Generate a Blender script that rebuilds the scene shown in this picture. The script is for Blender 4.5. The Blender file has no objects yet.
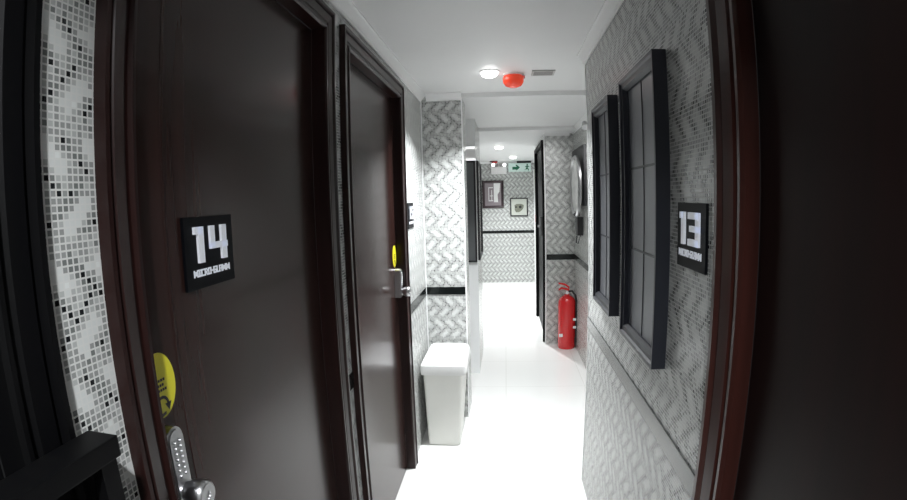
import bpy, bmesh, math, random
from mathutils import Matrix, Vector
random.seed(7)
C = bpy.context.scene.collection
DZ = -0.07            # everything is drafted with the floor at 0.07 and dropped to 0 at the end
FL = 0.07
PI = math.pi

# ------------------------------------------------------------------ nodes / materials
def new_mat(name):
    m = bpy.data.materials.new(name); m.use_nodes = True
    nt = m.node_tree
    return m, nt, nt.nodes['Principled BSDF']

def simple(name, col, rough=0.5, metal=0.0, emit=None, es=0.0, var=0.06, scale=30.0, bump=0.0, trans=0.0, coat=0.0, spec=0.5):
    m, nt, b = new_mat(name)
    N = nt.nodes; Lk = nt.links
    tc = N.new('ShaderNodeTexCoord'); no = N.new('ShaderNodeTexNoise')
    no.inputs['Scale'].default_value = scale; no.inputs['Detail'].default_value = 3
    Lk.new(tc.outputs['Object'], no.inputs['Vector'])
    mx = N.new('ShaderNodeMix'); mx.data_type = 'RGBA'
    a = [max(0, c * (1 - var)) for c in col]; d = [min(1, c * (1 + var)) for c in col]
    mx.inputs['A'].default_value = (*a, 1); mx.inputs['B'].default_value = (*d, 1)
    Lk.new(no.outputs['Fac'], mx.inputs['Factor'])
    Lk.new(mx.outputs['Result'], b.inputs['Base Color'])
    b.inputs['Roughness'].default_value = rough; b.inputs['Metallic'].default_value = metal
    b.inputs['Transmission Weight'].default_value = trans
    b.inputs['Coat Weight'].default_value = coat; b.inputs['Coat Roughness'].default_value = 0.08
    b.inputs['Specular IOR Level'].default_value = spec
    if emit:
        b.inputs['Emission Color'].default_value = (*emit, 1); b.inputs['Emission Strength'].default_value = es
    if bump:
        bp = N.new('ShaderNodeBump'); bp.inputs['Strength'].default_value = bump; bp.inputs['Distance'].default_value = 0.002
        Lk.new(no.outputs['Fac'], bp.inputs['Height']); Lk.new(bp.outputs['Normal'], b.inputs['Normal'])
    return m

def wood(name, c1, c2, rough=0.22, coat=0.5, bands=38.0, spec=0.5):
    m, nt, b = new_mat(name); N = nt.nodes; Lk = nt.links
    tc = N.new('ShaderNodeTexCoord'); mp = N.new('ShaderNodeMapping')
    mp.inputs['Scale'].default_value = (bands, bands, 1.6)
    Lk.new(tc.outputs['Object'], mp.inputs['Vector'])
    no = N.new('ShaderNodeTexNoise'); no.inputs['Scale'].default_value = 1.0; no.inputs['Detail'].default_value = 5
    Lk.new(mp.outputs['Vector'], no.inputs['Vector'])
    cr = N.new('ShaderNodeValToRGB')
    cr.color_ramp.elements[0].position = 0.3; cr.color_ramp.elements[0].color = (*c1, 1)
    cr.color_ramp.elements[1].position = 0.75; cr.color_ramp.elements[1].color = (*c2, 1)
    Lk.new(no.outputs['Fac'], cr.inputs['Fac']); Lk.new(cr.outputs['Color'], b.inputs['Base Color'])
    b.inputs['Roughness'].default_value = rough; b.inputs['Specular IOR Level'].default_value = spec
    b.inputs['Coat Weight'].default_value = coat; b.inputs['Coat Roughness'].default_value = 0.12
    return m

def mosaic(name, white=0.64, rough=0.17, grout=0.6, dark=1.0):
    """glass mosaic: ~9 mm squares, coloured cell by cell into a woven basket pattern"""
    m, nt, b = new_mat(name); N = nt.nodes; Lk = nt.links
    uv = N.new('ShaderNodeUVMap'); uv.uv_map = 'UVMap'
    sp = N.new('ShaderNodeSeparateXYZ'); Lk.new(uv.outputs['UV'], sp.inputs[0])
    def M(op, a, bb=None, cc=None):
        n = N.new('ShaderNodeMath'); n.operation = op
        for k, v in enumerate((a, bb, cc)):
            if v is None: continue
            if isinstance(v, (int, float)): n.inputs[k].default_value = v
            else: Lk.new(v, n.inputs[k])
        return n.outputs[0]
    P = 0.0089
    u = M('DIVIDE', sp.outputs['X'], P); v = M('DIVIDE', sp.outputs['Y'], P)
    i = M('FLOOR', u); j = M('FLOOR', v); fu = M('FRACT', u); fv = M('FRACT', v)
    def near(val, step):      # distance (signed) to the nearest multiple of step, in [-step/2, step/2)
        return M('SUBTRACT', M('FLOORED_MODULO', M('ADD', val, step / 2), step), step / 2)
    # family one: bricks leaning "\\"; family two: bricks leaning "/", half a period on
    ya = near(j, 16.0); B1 = M('ADD', i, ya); rb1 = near(B1, 8.0); c1 = M('SUBTRACT', B1, rb1)
    A1 = M('SUBTRACT', M('SUBTRACT', i, ya), c1)
    in1 = M('MULTIPLY', M('GREATER_THAN', A1, -8.5), M('LESS_THAN', A1, 7.5))
    yb = near(M('SUBTRACT', j, 8.0), 16.0); x4 = M('SUBTRACT', i, 4.0)
    B2 = M('SUBTRACT', x4, yb); rb2 = near(B2, 8.0); c2 = M('SUBTRACT', B2, rb2)
    A2 = M('SUBTRACT', M('ADD', x4, yb), c2)
    def sel(p, q): return M('ADD', M('MULTIPLY', in1, p), M('MULTIPLY', M('SUBTRACT', 1.0, in1), q))
    rb = M('ABSOLUTE', sel(rb1, rb2)); ra = M('ABSOLUTE', sel(A1, A2))
    lev = M('MINIMUM', M('SUBTRACT', 4.0, rb), M('MAXIMUM', 1.6, M('SUBTRACT', 6.6, ra)))
    lev = M('MINIMUM', lev, 3.0)
    cell = N.new('ShaderNodeCombineXYZ'); Lk.new(i, cell.inputs[0]); Lk.new(j, cell.inputs[1])
    wn = N.new('ShaderNodeTexWhiteNoise'); wn.noise_dimensions = '2D'; Lk.new(cell.outputs[0], wn.inputs['Vector'])
    jit = M('MULTIPLY', M('SUBTRACT', wn.outputs['Value'], 0.5), 1.1)
    lv = M('DIVIDE', M('ADD', lev, M('ADD', jit, 0.5)), 5.0)
    cr = N.new('ShaderNodeValToRGB'); cr.color_ramp.interpolation = 'CONSTANT'
    E = cr.color_ramp.elements
    E[0].position = 0.0; E[0].color = (0.012 * dark, 0.014 * dark, 0.015 * dark, 1)
    E[1].position = 0.15; E[1].color = (0.17, 0.18, 0.175, 1)
    for p_, c_ in ((0.30, 0.29), (0.44, 0.44), (0.58, white), (0.80, white * 1.12)):
        q = E.new(p_); q.color = (c_ * 0.97, c_, c_ * 0.98, 1)
    Lk.new(lv, cr.inputs['Fac'])
    g = 0.13
    inside = M('MULTIPLY', M('MULTIPLY', M('GREATER_THAN', fu, g), M('LESS_THAN', fu, 1 - g)),
               M('MULTIPLY', M('GREATER_THAN', fv, g), M('LESS_THAN', fv, 1 - g)))
    mx = N.new('ShaderNodeMix'); mx.data_type = 'RGBA'
    mx.inputs['A'].default_value = (grout, grout * 1.01, grout * 0.98, 1)
    Lk.new(inside, mx.inputs['Factor']); Lk.new(cr.outputs['Color'], mx.inputs['B'])
    Lk.new(mx.outputs['Result'], b.inputs['Base Color'])
    ro = M('SUBTRACT', 0.5, M('MULTIPLY', inside, 0.5 - rough)); Lk.new(ro, b.inputs['Roughness'])
    bp = N.new('ShaderNodeBump'); bp.inputs['Strength'].default_value = 0.15; bp.inputs['Distance'].default_value = 0.0004
    Lk.new(inside, bp.inputs['Height']); Lk.new(bp.outputs['Normal'], b.inputs['Normal'])
    return m

def floor_mat():
    m, nt, b = new_mat('polished white floor tile'); N = nt.nodes; Lk = nt.links
    tc = N.new('ShaderNodeTexCoord')
    br = N.new('ShaderNodeTexBrick'); br.offset = 0.0
    br.inputs['Scale'].default_value = 1.0; br.inputs['Brick Width'].default_value = 0.6; br.inputs['Row Height'].default_value = 0.6
    br.inputs['Mortar Size'].default_value = 0.0015
    br.inputs['Color1'].default_value = (0.87, 0.87, 0.85, 1); br.inputs['Color2'].default_value = (0.86, 0.86, 0.84, 1)
    br.inputs['Mortar'].default_value = (0.66, 0.66, 0.62, 1)
    Lk.new(tc.outputs['Object'], br.inputs['Vector']); Lk.new(br.outputs['Color'], b.inputs['Base Color'])
    no = N.new('ShaderNodeTexNoise'); no.inputs['Scale'].default_value = 6
    Lk.new(tc.outputs['Object'], no.inputs['Vector'])
    mr = N.new('ShaderNodeMapRange'); mr.inputs['To Min'].default_value = 0.1; mr.inputs['To Max'].default_value = 0.22
    Lk.new(no.outputs['Fac'], mr.inputs['Value']); Lk.new(mr.outputs['Result'], b.inputs['Roughness'])
    return m

TILE = mosaic('woven glass mosaic')
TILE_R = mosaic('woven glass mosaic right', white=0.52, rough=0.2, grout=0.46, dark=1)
FLOOR = floor_mat()
PAINT = simple('ceiling paint', (0.84, 0.84, 0.84), 0.45, var=0.02, scale=5)
CORN = simple('white cornice', (0.86, 0.86, 0.86), 0.4, var=0.02)
WTRIM = simple('white edge trim', (0.85, 0.86, 0.86), 0.3, var=0.02)
DOORW = wood('dark brown veneer', (0.022, 0.010, 0.0085), (0.034, 0.0155, 0.013), rough=0.24, coat=0.16, spec=0.2)
CASEW = wood('dark mahogany casing', (0.012, 0.0045, 0.004), (0.022, 0.0075, 0.0065), rough=0.32, coat=0.12, spec=0.25)
CASER = wood('reddish mahogany casing', (0.020, 0.006, 0.0045), (0.042, 0.012, 0.009), rough=0.3, coat=0.12, spec=0.3)
BLACKW = wood('near black casing', (0.0015, 0.0015, 0.002), (0.003, 0.003, 0.003), rough=0.5, coat=0.0, spec=0.12)
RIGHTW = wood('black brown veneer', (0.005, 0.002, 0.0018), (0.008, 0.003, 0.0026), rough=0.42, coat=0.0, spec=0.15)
BAND = simple('black glass band', (0.006, 0.008, 0.008), 0.12, var=0.1)
BAND_GLARE = simple('glare grey glass band', (0.06, 0.063, 0.06), 0.2, var=0.1)  # black band made grey in its colour for the glare on it
PLATE = simple('black plate', (0.003, 0.0035, 0.005), 0.45, spec=0.08)
WHITE = simple('white lettering', (0.85, 0.87, 0.92), 0.4, var=0.01, emit=(0.8, 0.85, 0.95), es=0.10)  # faint emission puts the glare into the letters
FRAMEB = simple('black lacquer frame', (0.014, 0.016, 0.024), 0.4, var=0.1)
FROST = simple('grey frosted pane', (0.16, 0.166, 0.185), 0.32, var=0.12, scale=9)
STEEL = simple('satin steel', (0.55, 0.55, 0.56), 0.28, metal=1.0, var=0.05)
YEL = simple('yellow sticker', (0.72, 0.66, 0.02), 0.45, var=0.04)
INK = simple('black ink', (0.012, 0.01, 0.008), 0.5)
RED = simple('red enamel', (0.62, 0.012, 0.015), 0.25, var=0.03, coat=0.5)
REDP = simple('red plastic dome', (0.75, 0.06, 0.03), 0.25, var=0.05, emit=(1, 0.08, 0.03), es=0.25)
BLK = simple('black rubber', (0.012, 0.012, 0.014), 0.45)
BINW = simple('white bin plastic', (0.78, 0.78, 0.74), 0.4, var=0.02)
BINL = simple('white bin lid plastic', (0.85, 0.85, 0.84), 0.4, var=0.02)
LABEL = simple('white paper label', (0.85, 0.85, 0.85), 0.5)
WPL = simple('white plastic', (0.82, 0.82, 0.82), 0.4)
LAMP = simple('lamp diffuser', (1, 1, 1), 0.5, emit=(1, 1, 0.98), es=7)
GLOWW = simple('soft white glow', (1, 1, 1), 0.4, emit=(1, 1, 1), es=0.9)  # glow for the bright streaks on the pale post
LAMPS = simple('small lamp lens', (1, 1, 1), 0.3, emit=(1, 1, 1), es=2.0)
GREYV = simple('grey vent plastic', (0.55, 0.54, 0.53), 0.5)
SLOT = simple('vent slot', (0.18, 0.17, 0.16), 0.6)
SIGNG = simple('pale green sign face', (0.55, 0.66, 0.62), 0.35, emit=(0.6, 0.85, 0.78), es=0.15)
GREEN = simple('exit green', (0.0, 0.13, 0.06), 0.5)
MIRR = simple('mirror glass', (0.93, 0.94, 0.93), 0.12, metal=0.45, var=0.0)  # partly diffuse white, standing in for the bright wall it reflects
PINK = simple('mauve print paper', (0.27, 0.23, 0.25), 0.4, var=0.1)
BRN = simple('dark brown picture frame', (0.03, 0.014, 0.018), 0.35)
OLIVE = simple('olive grey art', (0.16, 0.17, 0.13), 0.5, var=0.6, scale=25)
PAPER = simple('pale art paper', (0.50, 0.52, 0.47), 0.5)
DGREY = simple('dark grey panel', (0.11, 0.115, 0.12), 0.4)

# ------------------------------------------------------------------ mesh helpers
def box(bm, x0, x1, y0, y1, z0, z1, bev=0.0):
    r = bmesh.ops.create_cube(bm, size=1)
    bmesh.ops.scale(bm, vec=(x1 - x0, y1 - y0, z1 - z0), verts=r['verts'])
    bmesh.ops.translate(bm, vec=((x0 + x1) / 2, (y0 + y1) / 2, (z0 + z1) / 2), verts=r['verts'])
    if bev:
        es = list({e for v in r['verts'] for e in v.link_edges})
        bmesh.ops.bevel(bm, geom=es, offset=bev, segments=2, affect='EDGES', profile=0.7)
def prism(bm, pts, axis, a, b):
    """extrude a 2-D outline along axis ('x': pts are (y,z); 'y': (x,z); 'z': (x,y))"""
    def P(p, t):
        return {'x': (t, p[0], p[1]), 'y': (p[0], t, p[1]), 'z': (p[0], p[1], t)}[axis]
    va = [bm.verts.new(P(p, a)) for p in pts]; vb = [bm.verts.new(P(p, b)) for p in pts]
    n = len(pts)
    fs = [bm.faces.new(va), bm.faces.new(list(reversed(vb)))]
    for k in range(n):
        fs.append(bm.faces.new((va[k], vb[k], vb[(k + 1) % n], va[(k + 1) % n])))
    bmesh.ops.recalc_face_normals(bm, faces=fs)
def lathe(bm, prof, M=None, seg=32):
    """prof: (r, h) list about local Z, M places it"""
    M = M or Matrix.Identity(4); rings = []
    for r, h in prof:
        if r < 1e-6: rings.append([bm.verts.new(M @ Vector((0, 0, h)))])
        else: rings.append([bm.verts.new(M @ Vector((r * math.cos(2 * PI * k / seg), r * math.sin(2 * PI * k / seg), h))) for k in range(seg)])
    fs = []
    for A, B in zip(rings, rings[1:]):
        for k in range(seg):
            a0, a1 = A[k % len(A)], A[(k + 1) % len(A)]; b0, b1 = B[k % len(B)], B[(k + 1) % len(B)]
            vs = []
            for q in (a0, a1, b1, b0):
                if q not in vs: vs.append(q)
            if len(vs) > 2:
                try: fs.append(bm.faces.new(vs))
                except ValueError: pass
    bmesh.ops.recalc_face_normals(bm, faces=fs)
def tube(bm, pts, r, seg=10):
    pts = [Vector(p) for p in pts]; rings = []
    for k, p in enumerate(pts):
        t = (pts[min(k + 1, len(pts) - 1)] - pts[max(k - 1, 0)]).normalized()
        up = Vector((0, 0, 1)) if abs(t.z) < 0.95 else Vector((1, 0, 0))
        a = t.cross(up).normalized(); b = t.cross(a)
        rings.append([bm.verts.new(p + r * (math.cos(2 * PI * q / seg) * a + math.sin(2 * PI * q / seg) * b)) for q in range(seg)])
    for A, B in zip(rings, rings[1:]):
        for k in range(seg): bm.faces.new((A[k], A[(k + 1) % seg], B[(k + 1) % seg], B[k]))
    bm.faces.new(rings[0]); bm.faces.new(list(reversed(rings[-1])))
    bmesh.ops.recalc_face_normals(bm, faces=bm.faces[:])
def obj(name, bm, mat, parent=None, smooth=None, origin=None):
    me = bpy.data.meshes.new(name); bm.to_mesh(me); bm.free()
    me.materials.append(mat)
    if smooth:
        for p in me.polygons: p.use_smooth = True
        try: me.set_sharp_from_angle(angle=math.radians(smooth))
        except Exception: pass
    o = bpy.data.objects.new(name, me); C.objects.link(o)
    if parent is not None:
        o.parent = parent
        q = parent; off = Vector((0, 0, 0))
        while q is not None: off += q.location; q = q.parent
        me.transform(Matrix.Translation(-off))
    elif origin is not None:
        me.transform(Matrix.Translation(-Vector(origin))); o.location = origin
    return o
def tag(o, label=None, cat=None, group=None, kind=None):
    if label: o['label'] = label
    if cat: o['category'] = cat
    if group: o['group'] = group
    if kind: o['kind'] = kind
    return o
def thing(name, loc, label, cat, group=None, kind=None):
    o = bpy.data.objects.new(name, None); C.objects.link(o); o.location = loc; o.empty_display_size = 0.05
    return tag(o, label, cat, group, kind)
def NB(): return bmesh.new()
def bx(*a, **k):
    b = NB(); box(b, *a, **k); return b

# ------------------------------------------------------------------ room shell
def quads(name, qs, mat, label):
    """qs: list of (4 corners, 4 uvs in metres)"""
    bm = NB(); uvl = bm.loops.layers.uv.new('UVMap')
    for cs, uvs in qs:
        f = bm.faces.new([bm.verts.new(c) for c in cs])
        for lp, w in zip(f.loops, uvs): lp[uvl].uv = w
    o = obj(name, bm, mat); tag(o, label, 'wall', kind='structure'); return o
ZT = 2.16
def wallX(name, X, y0, y1, inward, label, mat=None, holes=(), z1=ZT):
    """wall in plane X; holes = (ya, yb, ztop)"""
    qs = []
    def q(a, b, za, zb):
        cs = [(X, a, za), (X, b, za), (X, b, zb), (X, a, zb)]; uv = [(a, za), (b, za), (b, zb), (a, zb)]
        if inward > 0: pass
        else: cs.reverse(); uv.reverse()
        cs.reverse(); uv.reverse()
        qs.append((cs, uv))
    y = y0
    for a, b, zt in sorted(holes):
        q(y, a, FL, z1); q(a, b, zt, z1); y = b
    q(y, y1, FL, z1)
    return quads(name, qs, mat or TILE, label)
def wallY(name, Y, x0, x1, label, mat=None, z1=ZT, flip=False):
    cs = [(x0, Y, FL), (x1, Y, FL), (x1, Y, z1), (x0, Y, z1)]; uv = [(x0, FL), (x1, FL), (x1, z1), (x0, z1)]
    if flip: cs.reverse(); uv.reverse()
    return quads(name, [(cs, uv)], mat or TILE, label)

XL, XR = -0.50, 0.39
YP, XPS = 3.05, -0.243        # left pillar face and its side
YN, XF, YQ, XQ = 2.29, 0.667, 4.73, 0.387
YE = 8.30
HT = 2.0
D14 = (0.566, 1.334); D15 = (1.561, 2.374); D0 = (-0.46, 0.334); D13 = (-0.12, 0.755)
wallX('wall_left', XL, -1.3, YP, 1, 'grey and white mosaic wall on the left around the dark doors', holes=[(D0[0], D0[1], HT), (D14[0], D14[1], HT), (D15[0], D15[1], HT)])
wallY('wall_left_pillar', YP, XL, XPS, 'mosaic pillar face on the left behind the white bin')
POL = mosaic('polished white mosaic', rough=0.08, white=0.72, grout=0.66)
wallX('wall_left_recess', XPS, YP, 3.30, 1, 'side face of the left pillar')
wallY('wall_left_return', 3.30, -0.43, XPS, 'back face of the left pillar', flip=True)
wallX('wall_left_far', -0.43, 3.30, YE, 1, 'far left mosaic wall of the corridor')
YPO, XPO = 3.90, -0.213
wallY('wall_left_post', YPO, -0.43, XPO, 'polished pale post just past the left pillar', mat=WTRIM)
wallX('wall_left_post_side', XPO, YPO, 4.60, 1, 'side of the pale post facing the corridor', mat=POL)
wallY('wall_left_post_back', 4.60, -0.43, XPO, 'back of the pale post', flip=True)
wallY('wall_end', YE, -0.43, 0.60, 'mosaic wall at the end of the corridor with two pictures')
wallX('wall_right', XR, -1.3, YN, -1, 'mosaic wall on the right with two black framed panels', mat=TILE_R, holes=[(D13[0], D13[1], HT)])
wallY('wall_right_return', YN, XR, XF, 'return of the near right wall', flip=True)
wallX('wall_right_recess', XF, YN, YQ, -1, 'recessed right wall with the round mirror')
wallY('wall_right_pillar', YQ, XQ, XF, 'mosaic wall face behind the red fire extinguisher')
D4 = (4.83, 5.85)
wallX('wall_right_far', XQ, YQ, 5.95, -1, 'right wall beside the far dark door', holes=[(D4[0], D4[1], HT)])
wallY('wall_right_far_return', 5.95, XQ, 0.60, 'return beyond the far dark door', flip=True)
wallX('wall_right_end', 0.60, 5.95, YE, -1, 'right wall at the far end')
wallY('wall_back', -1.3, XL, XR, 'mosaic wall closing the corridor behind the viewer', flip=True)

def plate(name, x0, x1, y0, y1, z0, z1, mat, label, cat, kind='structure'):
    return tag(obj(name, bx(x0, x1, y0, y1, z0, z1), mat), label, cat, kind=kind)
plate('floor', -0.62, 0.72, -1.32, YE + 0.02, FL - 0.05, FL, FLOOR, 'glossy white tiled floor', 'floor')
bm = NB()
box(bm, -0.60, 0.72, -1.32, YP + 0.02, 2.15, 2.22); box(bm, -0.60, 0.72, YP + 0.02, 4.45, 2.122, 2.22); box(bm, -0.60, 0.72, 4.45, YE + 0.02, 2.092, 2.22)
tag(obj('ceiling', bm, PAINT), 'white painted ceiling stepping down twice along the corridor', 'ceiling', kind='structure')

# cornices: swept profile (distance off the wall, z)
def cornX(name, X, s, y0, y1, zt, label, h=0.045):
    pr = [(0, -h), (0.006, -h), (0.008, -h * 0.8), (0.018, -h * 0.55), (0.03, -h * 0.25), (0.036, -h * 0.18), (0.036, 0.001), (0, 0.001)]
    bm = NB(); pts = [(X + s * a, zt + b) for a, b in pr]; prism(bm, pts, 'y', y0, y1)
    tag(obj(name, bm, CORN), label, 'cornice', kind='structure')
def cornY(name, Y, x0, x1, zt, label, h=0.045):
    pr = [(0, -h), (0.006, -h), (0.008, -h * 0.8), (0.018, -h * 0.55), (0.03, -h * 0.25), (0.036, -h * 0.18), (0.036, 0.001), (0, 0.001)]
    bm = NB(); prism(bm, [(Y - a, zt + b) for a, b in pr], 'x', x0, x1)
    tag(obj(name, bm, CORN), label, 'cornice', kind='structure')
cornX('trim_1', XL, 1, -1.3, YP, 2.15, 'white cornice along the left wall')
cornX('trim_2', XR, -1, -1.3, YN, 2.15, 'white cornice along the near right wall')
cornY('trim_3', YP, XL + 0.036, XPS, 2.15, 'white cornice over the left pillar')
cornX('trim_4', XF, -1, YN, YQ, 2.122, 'white cornice along the recessed right wall', 0.04)
cornY('trim_5', YQ, XQ, XF - 0.036, 2.10, 'white cornice over the right pillar', 0.03)
cornY('trim_6', YE, -0.43, 0.60, 2.092, 'white cornice at the corridor end', 0.03)
# bands
bands = [((XL, XL + .004), (D15[1] + .066, YP), BAND, 'left wall beside the bin'),
         ((XL, XL + .004), (D14[1] + .066, D15[0] - .066), BAND, 'strip between doors 14 and 15'),
         ((XR - .004, XR), (D13[1] + .1, YN), BAND_GLARE, 'near right wall'),
         ((XF - .004, XF), (YN, YQ), BAND, 'recessed right wall')]
n = 7
for (xa, xb), (ya, yb), mt, w in bands:
    z = (0.883, 0.937) if mt is BAND_GLARE else (0.898, 0.950)
    plate('trim_%d' % n, xa, xb, ya, yb, z[0], z[1], mt, ('glare-greyed black' if mt is BAND_GLARE else 'black') + ' tile band on the ' + w, 'trim'); n += 1
for x0, x1, Y, za, zb, w in ((XL + .006, XPS - .006, YP, .902, .949, 'left pillar'), (XQ + .006, XF - .004, YQ, .898, .95, 'right pillar'), (-.43, .55, YE, .90, .945, 'corridor end wall')):
    plate('trim_%d' % n, x0, x1, Y - .004, Y, za, zb, BAND, 'black tile band on the ' + w, 'trim'); n += 1
for x0, x1, y0, y1, zt, w in ((XL + .001, XL + .007, YP - .006, YP, 2.105, 'inner corner of the left pillar'), (XPS - .006, XPS + .002, YP - .004, YP + .004, 2.12, 'outer edge of the left pillar'),
                          (XQ - .002, XQ + .008, YQ - .005, YQ + .003, 2.07, 'outer edge of the right pillar'), (XR - .002, XR + .003, YN - .006, YN + .002, 2.11, 'end of the near right wall')):
    plate('trim_%d' % n, x0, x1, y0, y1, FL, zt, WTRIM, 'thin white corner trim on the ' + w, 'trim'); n += 1

# ------------------------------------------------------------------ doors
def casing(bm, X, s, ya, yb, zt, depth, k=1.0, th=1.0):
    """moulded casing swept round an opening; s = direction into the corridor"""
    pr = [(0, -depth), (0, .010), (.004, .016), (.010, .016), (.013, .009), (.020, .009), (.024, .013), (.046, .016), (.050, .010), (.054, .010), (.058, .020), (.066, .020), (.066, -.004)]
    prev = None
    for w, t in pr:
        w *= k; x = X + s * t * (th if t > 0 else 1)
        cur = [bm.verts.new(c) for c in ((x, ya - w, FL), (x, ya - w, zt + w), (x, yb + w, zt + w), (x, yb + w, FL))]
        if prev:
            for q in range(3): bm.faces.new((prev[q], prev[q + 1], cur[q + 1], cur[q]))
        prev = cur
    bmesh.ops.recalc_face_normals(bm, faces=bm.faces[:])
def lock(parent, X, s, Y, label=None):
    """push button lock: rounded plate, two columns of buttons, round knob"""
    b = NB(); z0, z1, w = 1.030, 1.170, 0.021
    pts = [(Y - w, z0), (Y + w, z0)]
    pts += [(Y + w * math.cos(a), z1 - w + w * math.sin(a)) for a in [PI * q / 12 for q in range(13)]]
    prism(b, pts, 'x', X, X + s * 0.030)
    bmesh.ops.bevel(b, geom=[e for e in b.edges if all(abs(v.co.x - (X + s * 0.030)) < 1e-5 for v in e.verts)], offset=0.004, segments=2, affect='EDGES')
    lk = obj('keypad_lock', b, STEEL, parent, smooth=40)
    b = NB()
    for c in (-1, 1):
        for r in range(7):
            M = Matrix.Translation((X + s * 0.030, Y + c * 0.0065, 1.146 - r * 0.0095)) @ Matrix.Rotation(s * PI / 2, 4, 'Y')
            lathe(b, [(0.0032, -0.001), (0.0032, 0.002), (0.0022, 0.0034), (0, 0.0034)], M, 10)
    o = obj('buttons', b, STEEL, lk, smooth=40); o['label'] = 'two columns of small steel push buttons'
    M = Matrix.Translation((X + s * 0.024, Y + 0.002, 1.056)) @ Matrix.Rotation(s * PI / 2, 4, 'Y')
    b = NB(); lathe(b, [(0.018, 0), (0.017, 0.008), (0.020, 0.014), (0.0235, 0.022), (0.0245, 0.034), (0.023, 0.042), (0.019, 0.046), (0.007, 0.046), (0.006, 0.043), (0, 0.043)], M, 36)
    obj('knob', b, STEEL, lk, smooth=40)
def door(name, X, s, ya, yb, zt, depth, mc, mp, label, lockY=None, k=1.0, th=1.0, grooves=()):
    t = thing(name, (X, (ya + yb) / 2, FL), label, 'door', kind='structure')
    b = NB(); casing(b, X, s, ya, yb, zt, depth, k, th); obj('door_frame', b, mc, t)
    b = NB(); xp = X - s * depth
    box(b, min(xp, xp - s * .04), max(xp, xp - s * .04), ya + .002, yb - .002, FL + .006, zt - .003)
    pn = obj('door_panel', b, mp, t)
    for gy in grooves:
        b = NB(); tube(b, [(xp, gy, FL + .01), (xp, gy, zt - .01)], 0.0016, 6); obj('edge_bead', b, mp, pn, smooth=40)
    if lockY is not None: lock(t, xp, s, lockY)
    return t
door('door_1', XL, 1, *D0, HT, .03, BLACKW, BLACKW, 'near black door at the left edge of the view')
door('door_2', XL, 1, *D14, HT, .03, CASEW, DOORW, 'dark brown door bearing the number 14 sign', lockY=0.602, grooves=(0.672,))
door('door_3', XL, 1, *D15, HT, .03, CASEW, DOORW, 'dark brown door on the left next to the white bin', lockY=2.338)
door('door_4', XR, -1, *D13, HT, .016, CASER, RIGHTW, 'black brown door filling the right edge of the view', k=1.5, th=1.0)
t4 = door('door_5', XQ, -1, *D4, HT, .012, BLACKW, BLACKW, 'narrow looking dark door far down the corridor on the right', k=.6)
b = NB(); box(b, XQ - .03, XQ + .005, 5.02, 5.05, 1.10, 1.30); box(b, XQ - .045, XQ - .03, 5.02, 5.12, 1.19, 1.21); obj('door_handle', b, STEEL, t4)

# ------------------------------------------------------------------ number signs
GL = {'M': ['10001', '11011', '10101', '10101', '10001'], 'I': ['111', '010', '010', '010', '111'], 'C': ['1111', '1000', '1000', '1000', '1111'],
      'R': ['1110', '1001', '1110', '1010', '1001'], 'O': ['1111', '1001', '1001', '1001', '1111'], '-': ['00', '00', '11', '00', '00'],
      'G': ['1111', '1000', '1011', '1001', '1111'], 'L': ['100', '100', '100', '100', '111'], 'A': ['1111', '1001', '1111', '1001', '1001']}
def word(bm, text, X, s, u0, u1, z0, z1, dirn, th=0.002):
    cols = sum(len(GL[c][0]) for c in text) + 0.6 * (len(text) - 1)
    pu = (u1 - u0) / cols; pz = (z1 - z0) / 5; cu = 0
    for c in text:
        g = GL[c]
        for r in range(5):
            for q, ch in enumerate(g[r]):
                if ch == '1':
                    a = u0 + (cu + q) * pu; e = a + pu * 1.06
                    ya, yb = (a, e) if dirn > 0 else (-e, -a)
                    zt = z1 - r * pz
                    box(bm, min(X, X + s * th), max(X, X + s * th), ya, yb, zt - pz * 1.06, zt)
        cu += len(g[0]) + 0.6
DIG = {'1': [(0, .34, .80, 1), (.16, .40, 0, 1)],
       '4': [(0, .24, .38, 1), (0, 1, .34, .52), (.66, .94, 0, 1)],
       '3': [(0, 1, .80, 1), (.15, 1, .42, .60), (0, 1, 0, .20), (.72, 1, 0, 1)],
       '5': [(0, 1, .82, 1), (0, .28, .45, 1), (0, 1, .45, .62), (.72, 1, 0, .62), (0, 1, 0, .18)]}
def sign(num, X, s, y0, y1, z0, z1, label, dirn):
    """dirn +1: text reads towards +Y (left wall), -1: towards -Y (right wall)"""
    t = thing('number_sign', (X, (y0 + y1) / 2, z0), label, 'sign', group=None)
    W, H = y1 - y0, z1 - z0
    b = bx(min(X, X + s * .006), max(X, X + s * .006), y0, y1, z0, z1, bev=.001); obj('backing_plate', b, PLATE, t)
    xf = X + s * .0055
    def U(u): return y0 + u * W if dirn > 0 else y1 - u * W
    b = NB()
    for k, ch in enumerate(num):
        a = .16 if k == 0 else .47; w = .34 if k == 0 else .36
        if ch == '1': w = .42; a = .16 if k == 0 else a
        for u0, u1_, v0, v1 in DIG[ch]:
            ya, yb = sorted((U(a + u0 * w), U(a + u1_ * w)))
            box(b, min(xf, xf + s * .006), max(xf, xf + s * .006), ya, yb, z0 + H * (.36 + v0 * .50), z0 + H * (.36 + v1 * .50))
    obj('number', b, WHITE, t)['label'] = 'raised white block numerals'
    b = NB()
    if dirn > 0: word(b, 'MICRO-GLAMM', xf, s, y0 + .13 * W, y0 + .88 * W, z0 + H * .17, z0 + H * .27, 1)
    else: word(b, 'MICRO-GLAMM', xf, s, -(y1 - .08 * W), -(y1 - .88 * W), z0 + H * .17, z0 + H * .28, -1)
    obj('lettering', b, WHITE, t)['label'] = 'small white capitals below the numerals'
    return t
sign('14', XL - .03, 1, .715, .872, 1.360, 1.486, 'black square sign with white number 14 on the nearest brown door', 1)
sign('13', XR, -1, .922, 1.082, 1.348, 1.484, 'black square sign with white number 13 on the right mosaic wall', -1)
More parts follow.
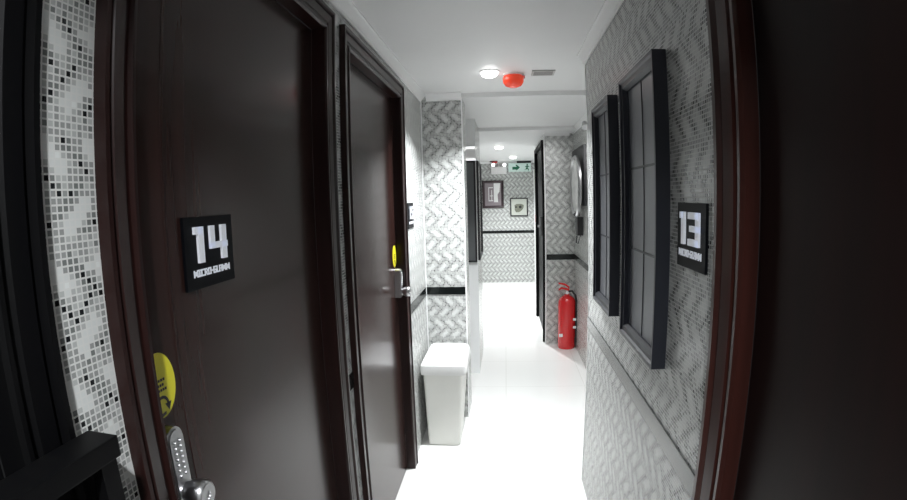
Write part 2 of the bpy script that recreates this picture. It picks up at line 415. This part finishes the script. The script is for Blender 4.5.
sign('15', XL, 1, 2.53, 2.68, 1.348, 1.484, 'black sign with white number 15 on the wall before the bin', 1)

# ------------------------------------------------------------------ yellow stickers
def sticker(X, Y, label):
    t = thing('door_sticker', (X, Y, 1.18), label, 'sticker')
    b = NB(); zc = 1.230; prism(b, [(Y + .040 * math.cos(2 * PI * k / 40), zc + .053 * math.sin(2 * PI * k / 40)) for k in range(40)], 'x', X, X + .0008)
    obj('sticker_face', b, YEL, t)
    b = NB(); x0, x1 = X + .0008, X + .0012
    for k, (w, n_) in enumerate(((.030, 5), (.022, 4), (.034, 6))):     # three lines of small print
        z = 1.238 - k * .008
        for q in range(n_):
            a = Y - w / 2 + q * w / n_; box(b, x0, x1, a, a + w / n_ * .75, z - .002, z + .0022)
    rr = .017; zc2 = 1.196; pts = []
    A = [math.radians(200 - 205 * k / 18) for k in range(19)]
    for a in A: pts.append((Y + rr * math.cos(a), zc2 + rr * math.sin(a)))
    for a in reversed(A): pts.append((Y + (rr - .005) * math.cos(a), zc2 + (rr - .005) * math.sin(a)))
    prism(b, pts, 'x', x0, x1)
    prism(b, [(Y + .0065, zc2 + .002), (Y + .0225, zc2 + .002), (Y + .0145, zc2 - .011)], 'x', x0, x1)
    prism(b, [(Y - .008, zc2 - .012), (Y + .006, zc2 - .010), (Y + .006, zc2 - .015), (Y - .006, zc2 - .017)], 'x', x0, x1)
    obj('print', b, INK, t)['label'] = 'black small print and curved arrow'
sticker(XL - .03, .618, 'yellow oval sticker with curved arrow on the door with sign 14')
sticker(XL - .03, 2.330, 'yellow oval sticker above the lock of the door nearest the white bin')

# ------------------------------------------------------------------ framed panels with lattice panes
def framed(name, X, s, y0, y1, z0, z1, label, pane, fr=FRAMEB, d=.035, w=.035, lat=True, group=None):
    t = thing(name, (X, (y0 + y1) / 2, z0), label, 'framed panel', group)
    xf = X + s * d
    b = NB(); prof = [(0, 0), (0, d), (w * .25, d), (w * .35, d - .006), (w * .75, d - .006), (w, d - .016), (w, d - .022)]; prev = None
    for a, h in prof:
        cur = [b.verts.new((X + s * h, yy, zz)) for yy, zz in ((y0 + a, z0 + a), (y1 - a, z0 + a), (y1 - a, z1 - a), (y0 + a, z1 - a))]
        if prev:
            for q in range(4): b.faces.new((prev[q], prev[(q + 1) % 4], cur[(q + 1) % 4], cur[q]))
        prev = cur
    bmesh.ops.recalc_face_normals(b, faces=b.faces[:]); obj('outer_frame', b, fr, t)
    px = X + s * (d - .022)
    obj('pane', bx(min(px, px - s * .004), max(px, px - s * .004), y0 + w * .9, y1 - w * .9, z0 + w * .9, z1 - w * .9), pane, t)
    if lat:
        b = NB(); h = (z1 - z0 - 2 * w)
        xa, xb = sorted((px, px + s * .002))
        for q in (1, 2): box(b, xa, xb, y0 + w, y1 - w, z0 + w + h * q / 3 - .003, z0 + w + h * q / 3 + .003)
        ym = (y0 + y1) / 2; box(b, xa, xb, ym - .0018, ym + .0018, z0 + w, z1 - w)
        obj('glazing_bars', b, fr, t)
    return t
framed('lattice_panel', XR, -1, 1.150, 1.505, 1.080, 1.843, 'larger black framed lattice panel on right wall nearest the number 13 sign', FROST)  # flat framed lattice panel with a frosted pane, no display case
framed('lattice_panel', XR, -1, 1.668, 1.985, 1.088, 1.838, 'farther black framed lattice panel on right wall', FROST)
framed('pale_panel', XPO, 1, 3.96, 4.50, 1.00, 1.795, 'pale narrow panel in a thin black frame on the corridor side of the pale post', PAPER, fr=BLK, d=.016, w=.018, lat=False)  # narrow pale panel in a thin frame, no artwork
t = thing('wall_cabinet', (-.32, YPO, 1.0), 'flat dark grey cabinet front on the pale post just past the left pillar', 'cabinet')
obj('cabinet_body', bx(-.425, XPO - .004, YPO - .03, YPO, .995, 1.792, bev=.003), BLK, t)
obj('cabinet_door', bx(-.42, XPO - .018, YPO - .036, YPO - .0295, 1.01, 1.775, bev=.002), DGREY, t)
obj('top_rail', bx(-.425, XPO - .002, YPO - .034, YPO, 1.793, 1.806, bev=.002), GLOWW, t)  # rail glows to give the bright streak along the cabinet top
t = thing('glow_strip', (-.32, YPO, 1.88), 'thin white glowing strip above the grey cabinet on the pale post', 'glowing strip')  # strip added to give a bright streak across the post; no known lamp
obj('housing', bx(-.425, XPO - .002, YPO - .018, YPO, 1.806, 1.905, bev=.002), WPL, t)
obj('diffuser', bx(-.42, XPO - .004, YPO - .026, YPO - .0175, 1.885, 1.900, bev=.001), GLOWW, t)  # glowing face of the added strip

# ------------------------------------------------------------------ near shelf stand at bottom left
t = thing('shelf_stand', (-.46, .26, FL), 'dark flat topped stand with thin legs at the lower left against the black door frame', 'stand')
obj('top_board', bx(-.478, -.432, .10, .418, 1.226, 1.252, bev=.002), BLACKW, t)
for lx in (-.466, -.446):
    for ly in (.118, .402):
        obj('leg', bx(lx - .008, lx + .008, ly - .0125, ly + .0125, FL, 1.226), BLACKW, t)

# ------------------------------------------------------------------ waste bin
t = thing('waste_bin', (-.36, 2.83, FL), 'white plastic swing lid bin standing against the left pillar', 'bin')
def loft(bm, rings):
    R = [[bm.verts.new(p) for p in r] for r in rings]; n_ = len(R[0])
    for A, B in zip(R, R[1:]):
        for k in range(n_): bm.faces.new((A[k], A[(k + 1) % n_], B[(k + 1) % n_], B[k]))
    bm.faces.new(R[0]); bm.faces.new(R[-1])
    bmesh.ops.recalc_face_normals(bm, faces=bm.faces[:])
def rrect(x0, x1, y0, y1, z, r=.02, seg=4):
    o = []
    for cx, cy, a0 in ((x1 - r, y0 + r, -PI / 2), (x1 - r, y1 - r, 0), (x0 + r, y1 - r, PI / 2), (x0 + r, y0 + r, PI)):
        for k in range(seg + 1):
            a = a0 + PI / 2 * k / seg; o.append((cx + r * math.cos(a), cy + r * math.sin(a), z))
    return o
b = NB(); loft(b, [rrect(-.452, -.270, 2.655, 2.925, FL + .002), rrect(-.455, -.267, 2.652, 2.93, FL + .02), rrect(-.468, -.240, 2.64, 2.985, .52), rrect(-.470, -.238, 2.638, 2.988, .53)])
obj('bin_body', b, BINW, t, smooth=40)
b = NB(); loft(b, [rrect(-.480, -.2225, 2.628, 3.0, .520), rrect(-.482, -.220, 2.626, 3.002, .55), rrect(-.480, -.222, 2.63, 3.0, .575), rrect(-.465, -.235, 2.66, 2.995, .598), rrect(-.45, -.25, 2.70, 2.98, .606)])
obj('bin_lid', b, BINL, t, smooth=40)
obj('lid_flap', bx(-.445, -.256, 2.71, 2.95, .604, .6075, bev=.001), WPL, t)

# ------------------------------------------------------------------ fire extinguisher
ex, ey = .577, 4.60
t = thing('fire_extinguisher', (ex, ey, FL), 'red fire extinguisher standing on the floor in the right corner', 'fire extinguisher')
b = NB(); lathe(b, [(.0, FL), (.076, FL), (.081, FL + .012), (.083, FL + .03), (.083, .50), (.080, .525), (.068, .55), (.045, .568), (.026, .575), (.024, .592), (0, .592)], Matrix.Translation((ex, ey, 0)), 40)
obj('cylinder', b, RED, t, smooth=35)
b = NB(); lathe(b, [(.02, .588), (.024, .592), (.024, .612), (.016, .618), (.014, .635), (0, .635)], Matrix.Translation((ex, ey, 0)), 20)
obj('valve', b, STEEL, t, smooth=40)
b = NB()
prism(b, [(ex + .02, .622), (ex - .05, .640), (ex - .080, .622), (ex - .080, .636), (ex - .05, .656), (ex + .02, .640)], 'y', ey - .016, ey + .016)
obj('carry_handle', b, RED, t)
b = NB(); prism(b, [(ex + .02, .640), (ex - .02, .672), (ex - .080, .686), (ex - .080, .700), (ex - .018, .690), (ex + .022, .660)], 'y', ey - .010, ey + .010)
obj('lever', b, RED, t)
b = NB(); lathe(b, [(0, 0), (.015, 0), (.015, .008), (0, .008)], Matrix.Translation((ex, ey - .016, .604)) @ Matrix.Rotation(PI / 2, 4, 'X'), 18)
obj('gauge', b, LABEL, t, smooth=40)
b = NB(); pts = [(ex + .015, ey - .01, .615), (ex + .045, ey - .03, .622), (ex + .072, ey - .045, .585), (ex + .083, ey - .05, .52), (ex + .085, ey - .048, .35), (ex + .083, ey - .045, .18)]
tube(b, pts, .010, 10); hs = obj('hose', b, BLK, t, smooth=50)
b = NB(); lathe(b, [(.010, .18), (.013, .175), (.015, .11), (.012, .108), (0, .108)], Matrix.Translation((ex + .083, ey - .045, 0)), 16)
obj('nozzle', b, BLK, hs, smooth=40)
for dz in (.345, .270): obj('hose_clip', bx(ex + .050, ex + .082, ey - .064, ey - .055, dz, dz + .022, bev=.003), LABEL, t)
obj('inspection_tag', bx(ex - .078, ex - .045, ey - .080, ey - .068, .195, .222, bev=.001), LABEL, t)

# ------------------------------------------------------------------ mirror and dryer on the recessed right wall
t = thing('wall_mirror', (XF, 4.36, 1.36), 'round silver rimmed mirror on a black square backing on the recessed right wall', 'mirror')
obj('backing_board', bx(XF - .02, XF, 4.00, 4.68, 1.42, 1.915, bev=.002), BLK, t)
Mm = Matrix.Translation((XF - .045, 4.24, 1.58)) @ Matrix.Rotation(-PI / 2, 4, 'Y')
b = NB(); lathe(b, [(.235, .0), (.262, .0), (.264, .016), (.255, .028), (.243, .028), (.238, .018), (.235, .014)], Mm, 64); obj('rim', b, STEEL, t, smooth=40)
b = NB(); lathe(b, [(.10, -.026), (.10, .003), (0, .003)], Mm, 24); obj('standoff', b, BLK, t, smooth=40)
b = NB(); lathe(b, [(0, .002), (.236, .002), (.236, .014), (.225, .018), (0, .018)], Mm, 64); obj('mirror_glass', b, MIRR, t, smooth=20)
t = thing('hair_dryer', (XF, 4.27, 1.16), 'black wall mounted dryer hanging below the round mirror', 'hair dryer')
obj('holder', bx(XF - .05, XF, 4.21, 4.33, 1.165, 1.32, bev=.008), BLK, t)
b = NB(); tube(b, [(XF - .03, 4.20, 1.35), (XF - .055, 4.20, 1.35), (XF - .075, 4.20, 1.33)], .02, 14); obj('nozzle', b, BLK, t, smooth=40)
b = NB(); tube(b, [(XF - .045, 4.27, 1.16), (XF - .05, 4.28, 1.10), (XF - .03, 4.30, 1.09), (XF - .01, 4.30, 1.16)], .005, 8); obj('cord', b, BLK, t, smooth=40)
t = thing('wall_spotlight', (XF, 3.75, 2.02), 'small silver spotlight high on the recessed right wall', 'spotlight')
b = NB(); lathe(b, [(0, 0), (.025, 0), (.025, .01), (.008, .012), (.008, .04), (0, .04)], Matrix.Translation((XF, 3.75, 2.04)) @ Matrix.Rotation(-PI / 2, 4, 'Y'), 20); obj('bracket', b, STEEL, t, smooth=40)
b = NB(); lathe(b, [(0, -.03), (.016, -.03), (.022, 0), (.026, .03), (.022, .03), (0, .02)], Matrix.Translation((XF - .05, 3.74, 2.03)) @ Matrix.Rotation(PI * .75, 4, 'X'), 20); obj('lamp_head', b, STEEL, t, smooth=40)

# ------------------------------------------------------------------ ceiling fittings
def downlight(x, y, z, label, r=.042):
    t = thing('ceiling_downlight', (x, y, z), label, 'ceiling light', 'round downlights in the corridor ceiling')
    b = NB(); lathe(b, [(r, .002), (r * 1.25, .0), (r * 1.28, -.003), (r * 1.05, -.006), (r, -.004)], Matrix.Translation((x, y, z)), 36); obj('trim_ring', b, WPL, t, smooth=50)
    b = NB(); lathe(b, [(r, .001), (r * .98, -.010), (r * .85, -.021), (r * .5, -.028), (0, -.030)], Matrix.Translation((x, y, z)), 36); obj('diffuser', b, LAMP, t, smooth=60)
def lampdata(x, y, z, power, spread=150, size=.07):
    L = bpy.data.lights.new('downlight_beam', 'AREA'); L.shape = 'DISK'; L.size = size; L.energy = power; L.color = (.95, .975, 1.0)
    L.spread = math.radians(spread)
    o = bpy.data.objects.new('downlight_beam', L); C.objects.link(o); o.location = (x, y, z - .034)
downlight(-.057, 2.56, 2.15, 'round glowing downlight beside the red beacon on the ceiling', .045)
downlight(-.043, 5.85, 2.092, 'small glowing downlight far down the corridor ceiling on the left', .05)
downlight(.148, 7.35, 2.092, 'small glowing downlight just before the green exit sign', .05)
downlight(0.0, -.25, 2.15, 'added unseen round downlight behind the viewer')  # unseen fitting, added to go with the near fill lamp
lampdata(-.057, 2.56, 2.15, 21, 120)
lampdata(-.043, 5.85, 2.092, 27, 120)
lampdata(.148, 7.35, 2.092, 19, 120)
lampdata(0.0, -.25, 2.15, 23, 140)  # added lamp behind the viewer, brightens the near strip and right wall

L = bpy.data.lights.new('spotlight_beam', 'SPOT'); L.energy = 26; L.spot_size = math.radians(110); L.spot_blend = .9; L.shadow_soft_size = .16
o = bpy.data.objects.new('spotlight_beam', L); C.objects.link(o); o.location = (XF - .09, 3.70, 2.0)
o.rotation_euler = (Vector((.30, 4.7, .9)) - Vector(o.location)).to_track_quat('-Z', 'Y').to_euler()
bx0, by0, bz0 = .066, 2.63, 2.15
t = thing('alarm_beacon', (bx0, by0, bz0), 'red fire alarm beacon on the ceiling right of the downlight', 'alarm')
b = NB(); lathe(b, [(0, .0), (.056, .0), (.056, -.006), (.048, -.010), (0, -.010)], Matrix.Translation((bx0, by0, bz0)), 32); obj('base', b, WPL, t, smooth=40)
b = NB(); lathe(b, [(.050, -.010), (.056, -.022), (.054, -.044), (.042, -.062), (.022, -.070), (0, -.071)], Matrix.Translation((bx0, by0, bz0)), 32); obj('dome', b, REDP, t, smooth=50)
b = NB(); box(b, bx0 + .044, bx0 + .062, by0 - .012, by0 + .012, bz0 - .022, bz0 - .010); obj('side_clip', b, RED, t)
vx, vy = .222, 2.60
t = thing('ceiling_vent', (vx, vy, 2.15), 'small grey rectangular vent on the ceiling right of the red beacon', 'vent')
obj('vent_frame', bx(vx - .060, vx + .060, vy - .05, vy + .05, 2.143, 2.15, bev=.002), GREYV, t)
b = NB()
for k in range(5): box(b, vx - .05, vx + .05, vy - .038 + k * .017, vy - .031 + k * .017, 2.1420, 2.1432)
obj('slots', b, SLOT, t)

# ------------------------------------------------------------------ end wall
t = thing('alarm_bell', (-.16, YE - .12, 2.092), 'small red alarm on the ceiling above the white emergency light box', 'alarm')
b = NB(); lathe(b, [(0, 0), (.05, 0), (.052, -.015), (.04, -.035), (0, -.04)], Matrix.Translation((-.14, YE - .16, 2.092)), 24); obj('housing', b, RED, t, smooth=40)
b = NB(); box(b, -.215, -.09, YE - .22, YE - .10, 2.080, 2.092); obj('mounting_plate', b, BRN, t)
t = thing('emergency_light', (-.07, YE, 1.87), 'white emergency light box with two lamp heads high on the end wall', 'emergency light')
obj('housing', bx(-.20, .055, YE - .06, YE, 1.885, 2.005, bev=.006), WPL, t)
b = NB(); tube(b, [(-.07, YE - .012, 2.0), (-.07, YE - .012, 2.092)], .008, 8); obj('conduit', b, WPL, t, smooth=50)
for hx in (-.165, .02):
    b = NB(); lathe(b, [(0, 0), (.020, 0), (.03, .03), (.032, .045), (0, .045)], Matrix.Translation((hx, YE - .025, 2.035)) @ Matrix.Rotation(PI / 2, 4, 'X'), 24); h = obj('lamp_head', b, WPL, t, smooth=40)
    b = NB(); lathe(b, [(0, .046), (.028, .046), (.026, .052), (0, .054)], Matrix.Translation((hx, YE - .025, 2.035)) @ Matrix.Rotation(PI / 2, 4, 'X'), 24); obj('lens', b, LAMPS, h, smooth=40)
t = thing('exit_sign', (.27, YE - .05, 1.9), 'pale green exit sign with arrow and running figure hung before the end wall', 'exit sign')
ys = YE - .055
obj('sign_panel', bx(.085, .455, ys - .008, ys, 1.915, 2.055, bev=.002), SIGNG, t)
obj('hanger', bx(.225, .46, ys - .03, ys + .02, 2.058, 2.090, bev=.003), BLK, t)
b = NB(); zz = 1.985
prism(b, [(.15, zz - .034), (.22, zz - .034), (.20, zz - .045), (.225, zz - .045), (.275, zz), (.225, zz + .045), (.20, zz + .045), (.22, zz + .012), (.15, zz + .012)], 'y', ys - .010, ys - .0075)
obj('arrow', b, GREEN, t)['label'] = 'dark green arrow pointing right'
b = NB(); y0, y1 = ys - .010, ys - .0075; mx = .395
prism(b, [(mx + .012 * math.cos(2 * PI * k / 12), zz + .045 + .012 * math.sin(2 * PI * k / 12)) for k in range(12)], 'y', y0, y1)
prism(b, [(mx - .012, zz + .03), (mx + .012, zz + .03), (mx + .004, zz - .034), (mx - .020, zz - .034)], 'y', y0, y1)
prism(b, [(mx - .012, zz + .03), (mx - .042, zz + .005), (mx - .035, zz), (mx - .008, zz + .018)], 'y', y0, y1)
prism(b, [(mx + .010, zz + .03), (mx + .036, zz + .010), (mx + .032, zz + .002), (mx + .006, zz + .016)], 'y', y0, y1)
prism(b, [(mx - .018, zz - .010), (mx + .004, zz - .010), (mx + .028, zz - .030), (mx + .022, zz - .055), (mx + .012, zz - .055), (mx + .014, zz - .034)], 'y', y0, y1)
prism(b, [(mx - .020, zz - .010), (mx - .006, zz - .034), (mx - .024, zz - .034), (mx - .048, zz - .050), (mx - .048, zz - .040), (mx - .032, zz - .034)], 'y', y0, y1)
obj('running_figure', b, GREEN, t)['label'] = 'dark green running figure'
def picture(x0, x1, z0, z1, w, fm, art, label):
    t = thing('framed_picture', ((x0 + x1) / 2, YE, z0), label, 'picture')
    b = NB(); prev = None
    for a, h in ((0, 0), (0, .022), (w * .3, .026), (w * .8, .02), (w, .010)):
        cur = [b.verts.new((xx, YE - h, zz_)) for xx, zz_ in ((x0 + a, z0 + a), (x1 - a, z0 + a), (x1 - a, z1 - a), (x0 + a, z1 - a))]
        if prev:
            for q in range(4): b.faces.new((prev[q], prev[(q + 1) % 4], cur[(q + 1) % 4], cur[q]))
        prev = cur
    bmesh.ops.recalc_face_normals(b, faces=b.faces[:]); obj('picture_frame', b, fm, t)
    art(t, x0 + w, x1 - w, z0 + w, z1 - w)
def art1(t, x0, x1, z0, z1):
    p = obj('print', bx(x0 - .004, x1 + .004, YE - .010, YE - .002, z0 - .004, z1 + .004), PINK, t)
    b = NB(); w, h = x1 - x0, z1 - z0; y0, y1 = YE - .012, YE - .0099
    prism(b, [(x0 + w * .55, z1), (x0 + w * .95, z1), (x0 + w * .90, z0 + h * .62), (x0 + w * .78, z0 + h * .5), (x0 + w * .80, z0 + h * .15), (x0 + w * .55, z0 + h * .15)], 'y', y0, y1)
    for r in ((.22, .26, .2, .8), (.22, .5, .78, .82), (.22, .5, .2, .24), (.30, .5, .42, .45), (.40, .44, .24, .7)):
        box(b, x0 + w * r[0], x0 + w * r[1], y0, y1, z0 + h * r[2], z0 + h * r[3])
    obj('pale_shapes', b, LABEL, p)['label'] = 'white vertical shape and thin lines'
def art2(t, x0, x1, z0, z1):
    p = obj('print', bx(x0 - .004, x1 + .004, YE - .010, YE - .002, z0 - .004, z1 + .004), PAPER, t)
    b = NB(); cx, cz, w = (x0 + x1) / 2, (z0 + z1) / 2, x1 - x0
    pr = [.30, .36, .30, .26, .30, .34, .28, .33, .40, .34, .28, .27]
    prism(b, [(cx + w * r * math.cos(2 * PI * k / 12), cz - w * .03 + w * r * .9 * math.sin(2 * PI * k / 12)) for k, r in enumerate(pr)], 'y', YE - .012, YE - .0099)
    m_ = obj('motif', b, OLIVE, p); m_['label'] = 'olive grey rosette shape'
    for dx, r_ in ((.02, .09), (-.05, .06)):
        b = NB(); prism(b, [(cx + dx + w * r_ * math.cos(2 * PI * k / 10), cz + w * r_ * math.sin(2 * PI * k / 10)) for k in range(10)], 'y', YE - .014, YE - .0119)
        obj('dark_spot', b, BLK, p)
picture(-.357, -.002, 1.322, 1.779, .042, BRN, art1, 'larger mauve print in a thick dark frame on the end wall')
picture(.101, .394, 1.18, 1.486, .019, BLK, art2, 'smaller square picture with an olive motif in a thin black frame')
t = thing('fire_hose_pipe', (.53, YE - .04, FL), 'white vertical pipe at the right end of the end wall', 'pipe')
b = NB(); tube(b, [(.515, YE - .03, FL), (.515, YE - .03, 1.95)], .022, 14); obj('pipe', b, WPL, t, smooth=60)
for cz_ in (1.40, .85):
    b = NB(); tube(b, [(.515, YE - .03, cz_), (.515, YE - .03, cz_ + .015)], .03, 14); obj('pipe_clamp', b, WPL, t, smooth=60)
t = thing('red_sign', (.53, YE - .06, 1.07), 'narrow red and white notice hanging beside the far door', 'sign')
obj('notice_board', bx(.505, .545, YE - .075, YE - .068, 1.07, 1.35, bev=.001), LABEL, t)
obj('red_field', bx(.510, .530, YE - .078, YE - .0745, 1.08, 1.20), RED, t)

# ------------------------------------------------------------------ camera (mild barrel lens)
YAW, PIT, ROLL, F, K = 0.1037909, -0.1035676, 0.0267104, 497.13, -0.0856092
cy, sy, cp, sp, cr, sr = math.cos(YAW), math.sin(YAW), math.cos(PIT), math.sin(PIT), math.cos(ROLL), math.sin(ROLL)
Rz = Matrix(((cy, -sy, 0), (sy, cy, 0), (0, 0, 1))); Rx = Matrix(((1, 0, 0), (0, cp, -sp), (0, sp, cp))); Ry = Matrix(((cr, 0, sr), (0, 1, 0), (-sr, 0, cr)))
R = Rz @ Rx @ Ry
right, fwd, up = R.col[0], R.col[1], R.col[2]
cam = bpy.data.cameras.new('camera'); co = bpy.data.objects.new('camera', cam); C.objects.link(co)
M = Matrix.Identity(4)
for r in range(3):
    M[r][0] = right[r]; M[r][1] = up[r]; M[r][2] = -fwd[r]
M.translation = (0, 0, 1.5)
co.matrix_world = M
cam.type = 'PANO'; cam.sensor_fit = 'HORIZONTAL'; cam.sensor_width = 36.0; cam.sensor_height = 36.0 * 500 / 907
fmm = F * 36.0 / 907
cc = cam.cycles if hasattr(cam, 'cycles') and hasattr(cam.cycles, 'panorama_type') else cam
cc.panorama_type = 'FISHEYE_LENS_POLYNOMIAL'
cc.fisheye_fov = math.radians(180)
cc.fisheye_polynomial_k0 = 0.0; cc.fisheye_polynomial_k1 = -1.0 / fmm
cc.fisheye_polynomial_k2 = 0.0; cc.fisheye_polynomial_k3 = -K / fmm ** 3; cc.fisheye_polynomial_k4 = 0.0
cam.clip_start = 0.01; cam.clip_end = 100
S = bpy.context.scene
S.camera = co

# drop everything so that the floor is at z = 0
for o in list(C.objects):
    if o.parent is None: o.location.z += DZ
bpy.context.view_layer.update()

# ------------------------------------------------------------------ world / colour
w = bpy.data.worlds.new('world'); S.world = w; w.use_nodes = True
w.node_tree.nodes['Background'].inputs[0].default_value = (0.6, 0.62, 0.65, 1); w.node_tree.nodes['Background'].inputs[1].default_value = 0.02
S.view_settings.view_transform = 'Standard'; S.view_settings.look = 'None'; S.view_settings.exposure = 0.22
S.cycles.max_bounces = 10; S.cycles.diffuse_bounces = 6; S.cycles.glossy_bounces = 6
S.cycles.use_denoising = True
S.cycles.sample_clamp_indirect = 6
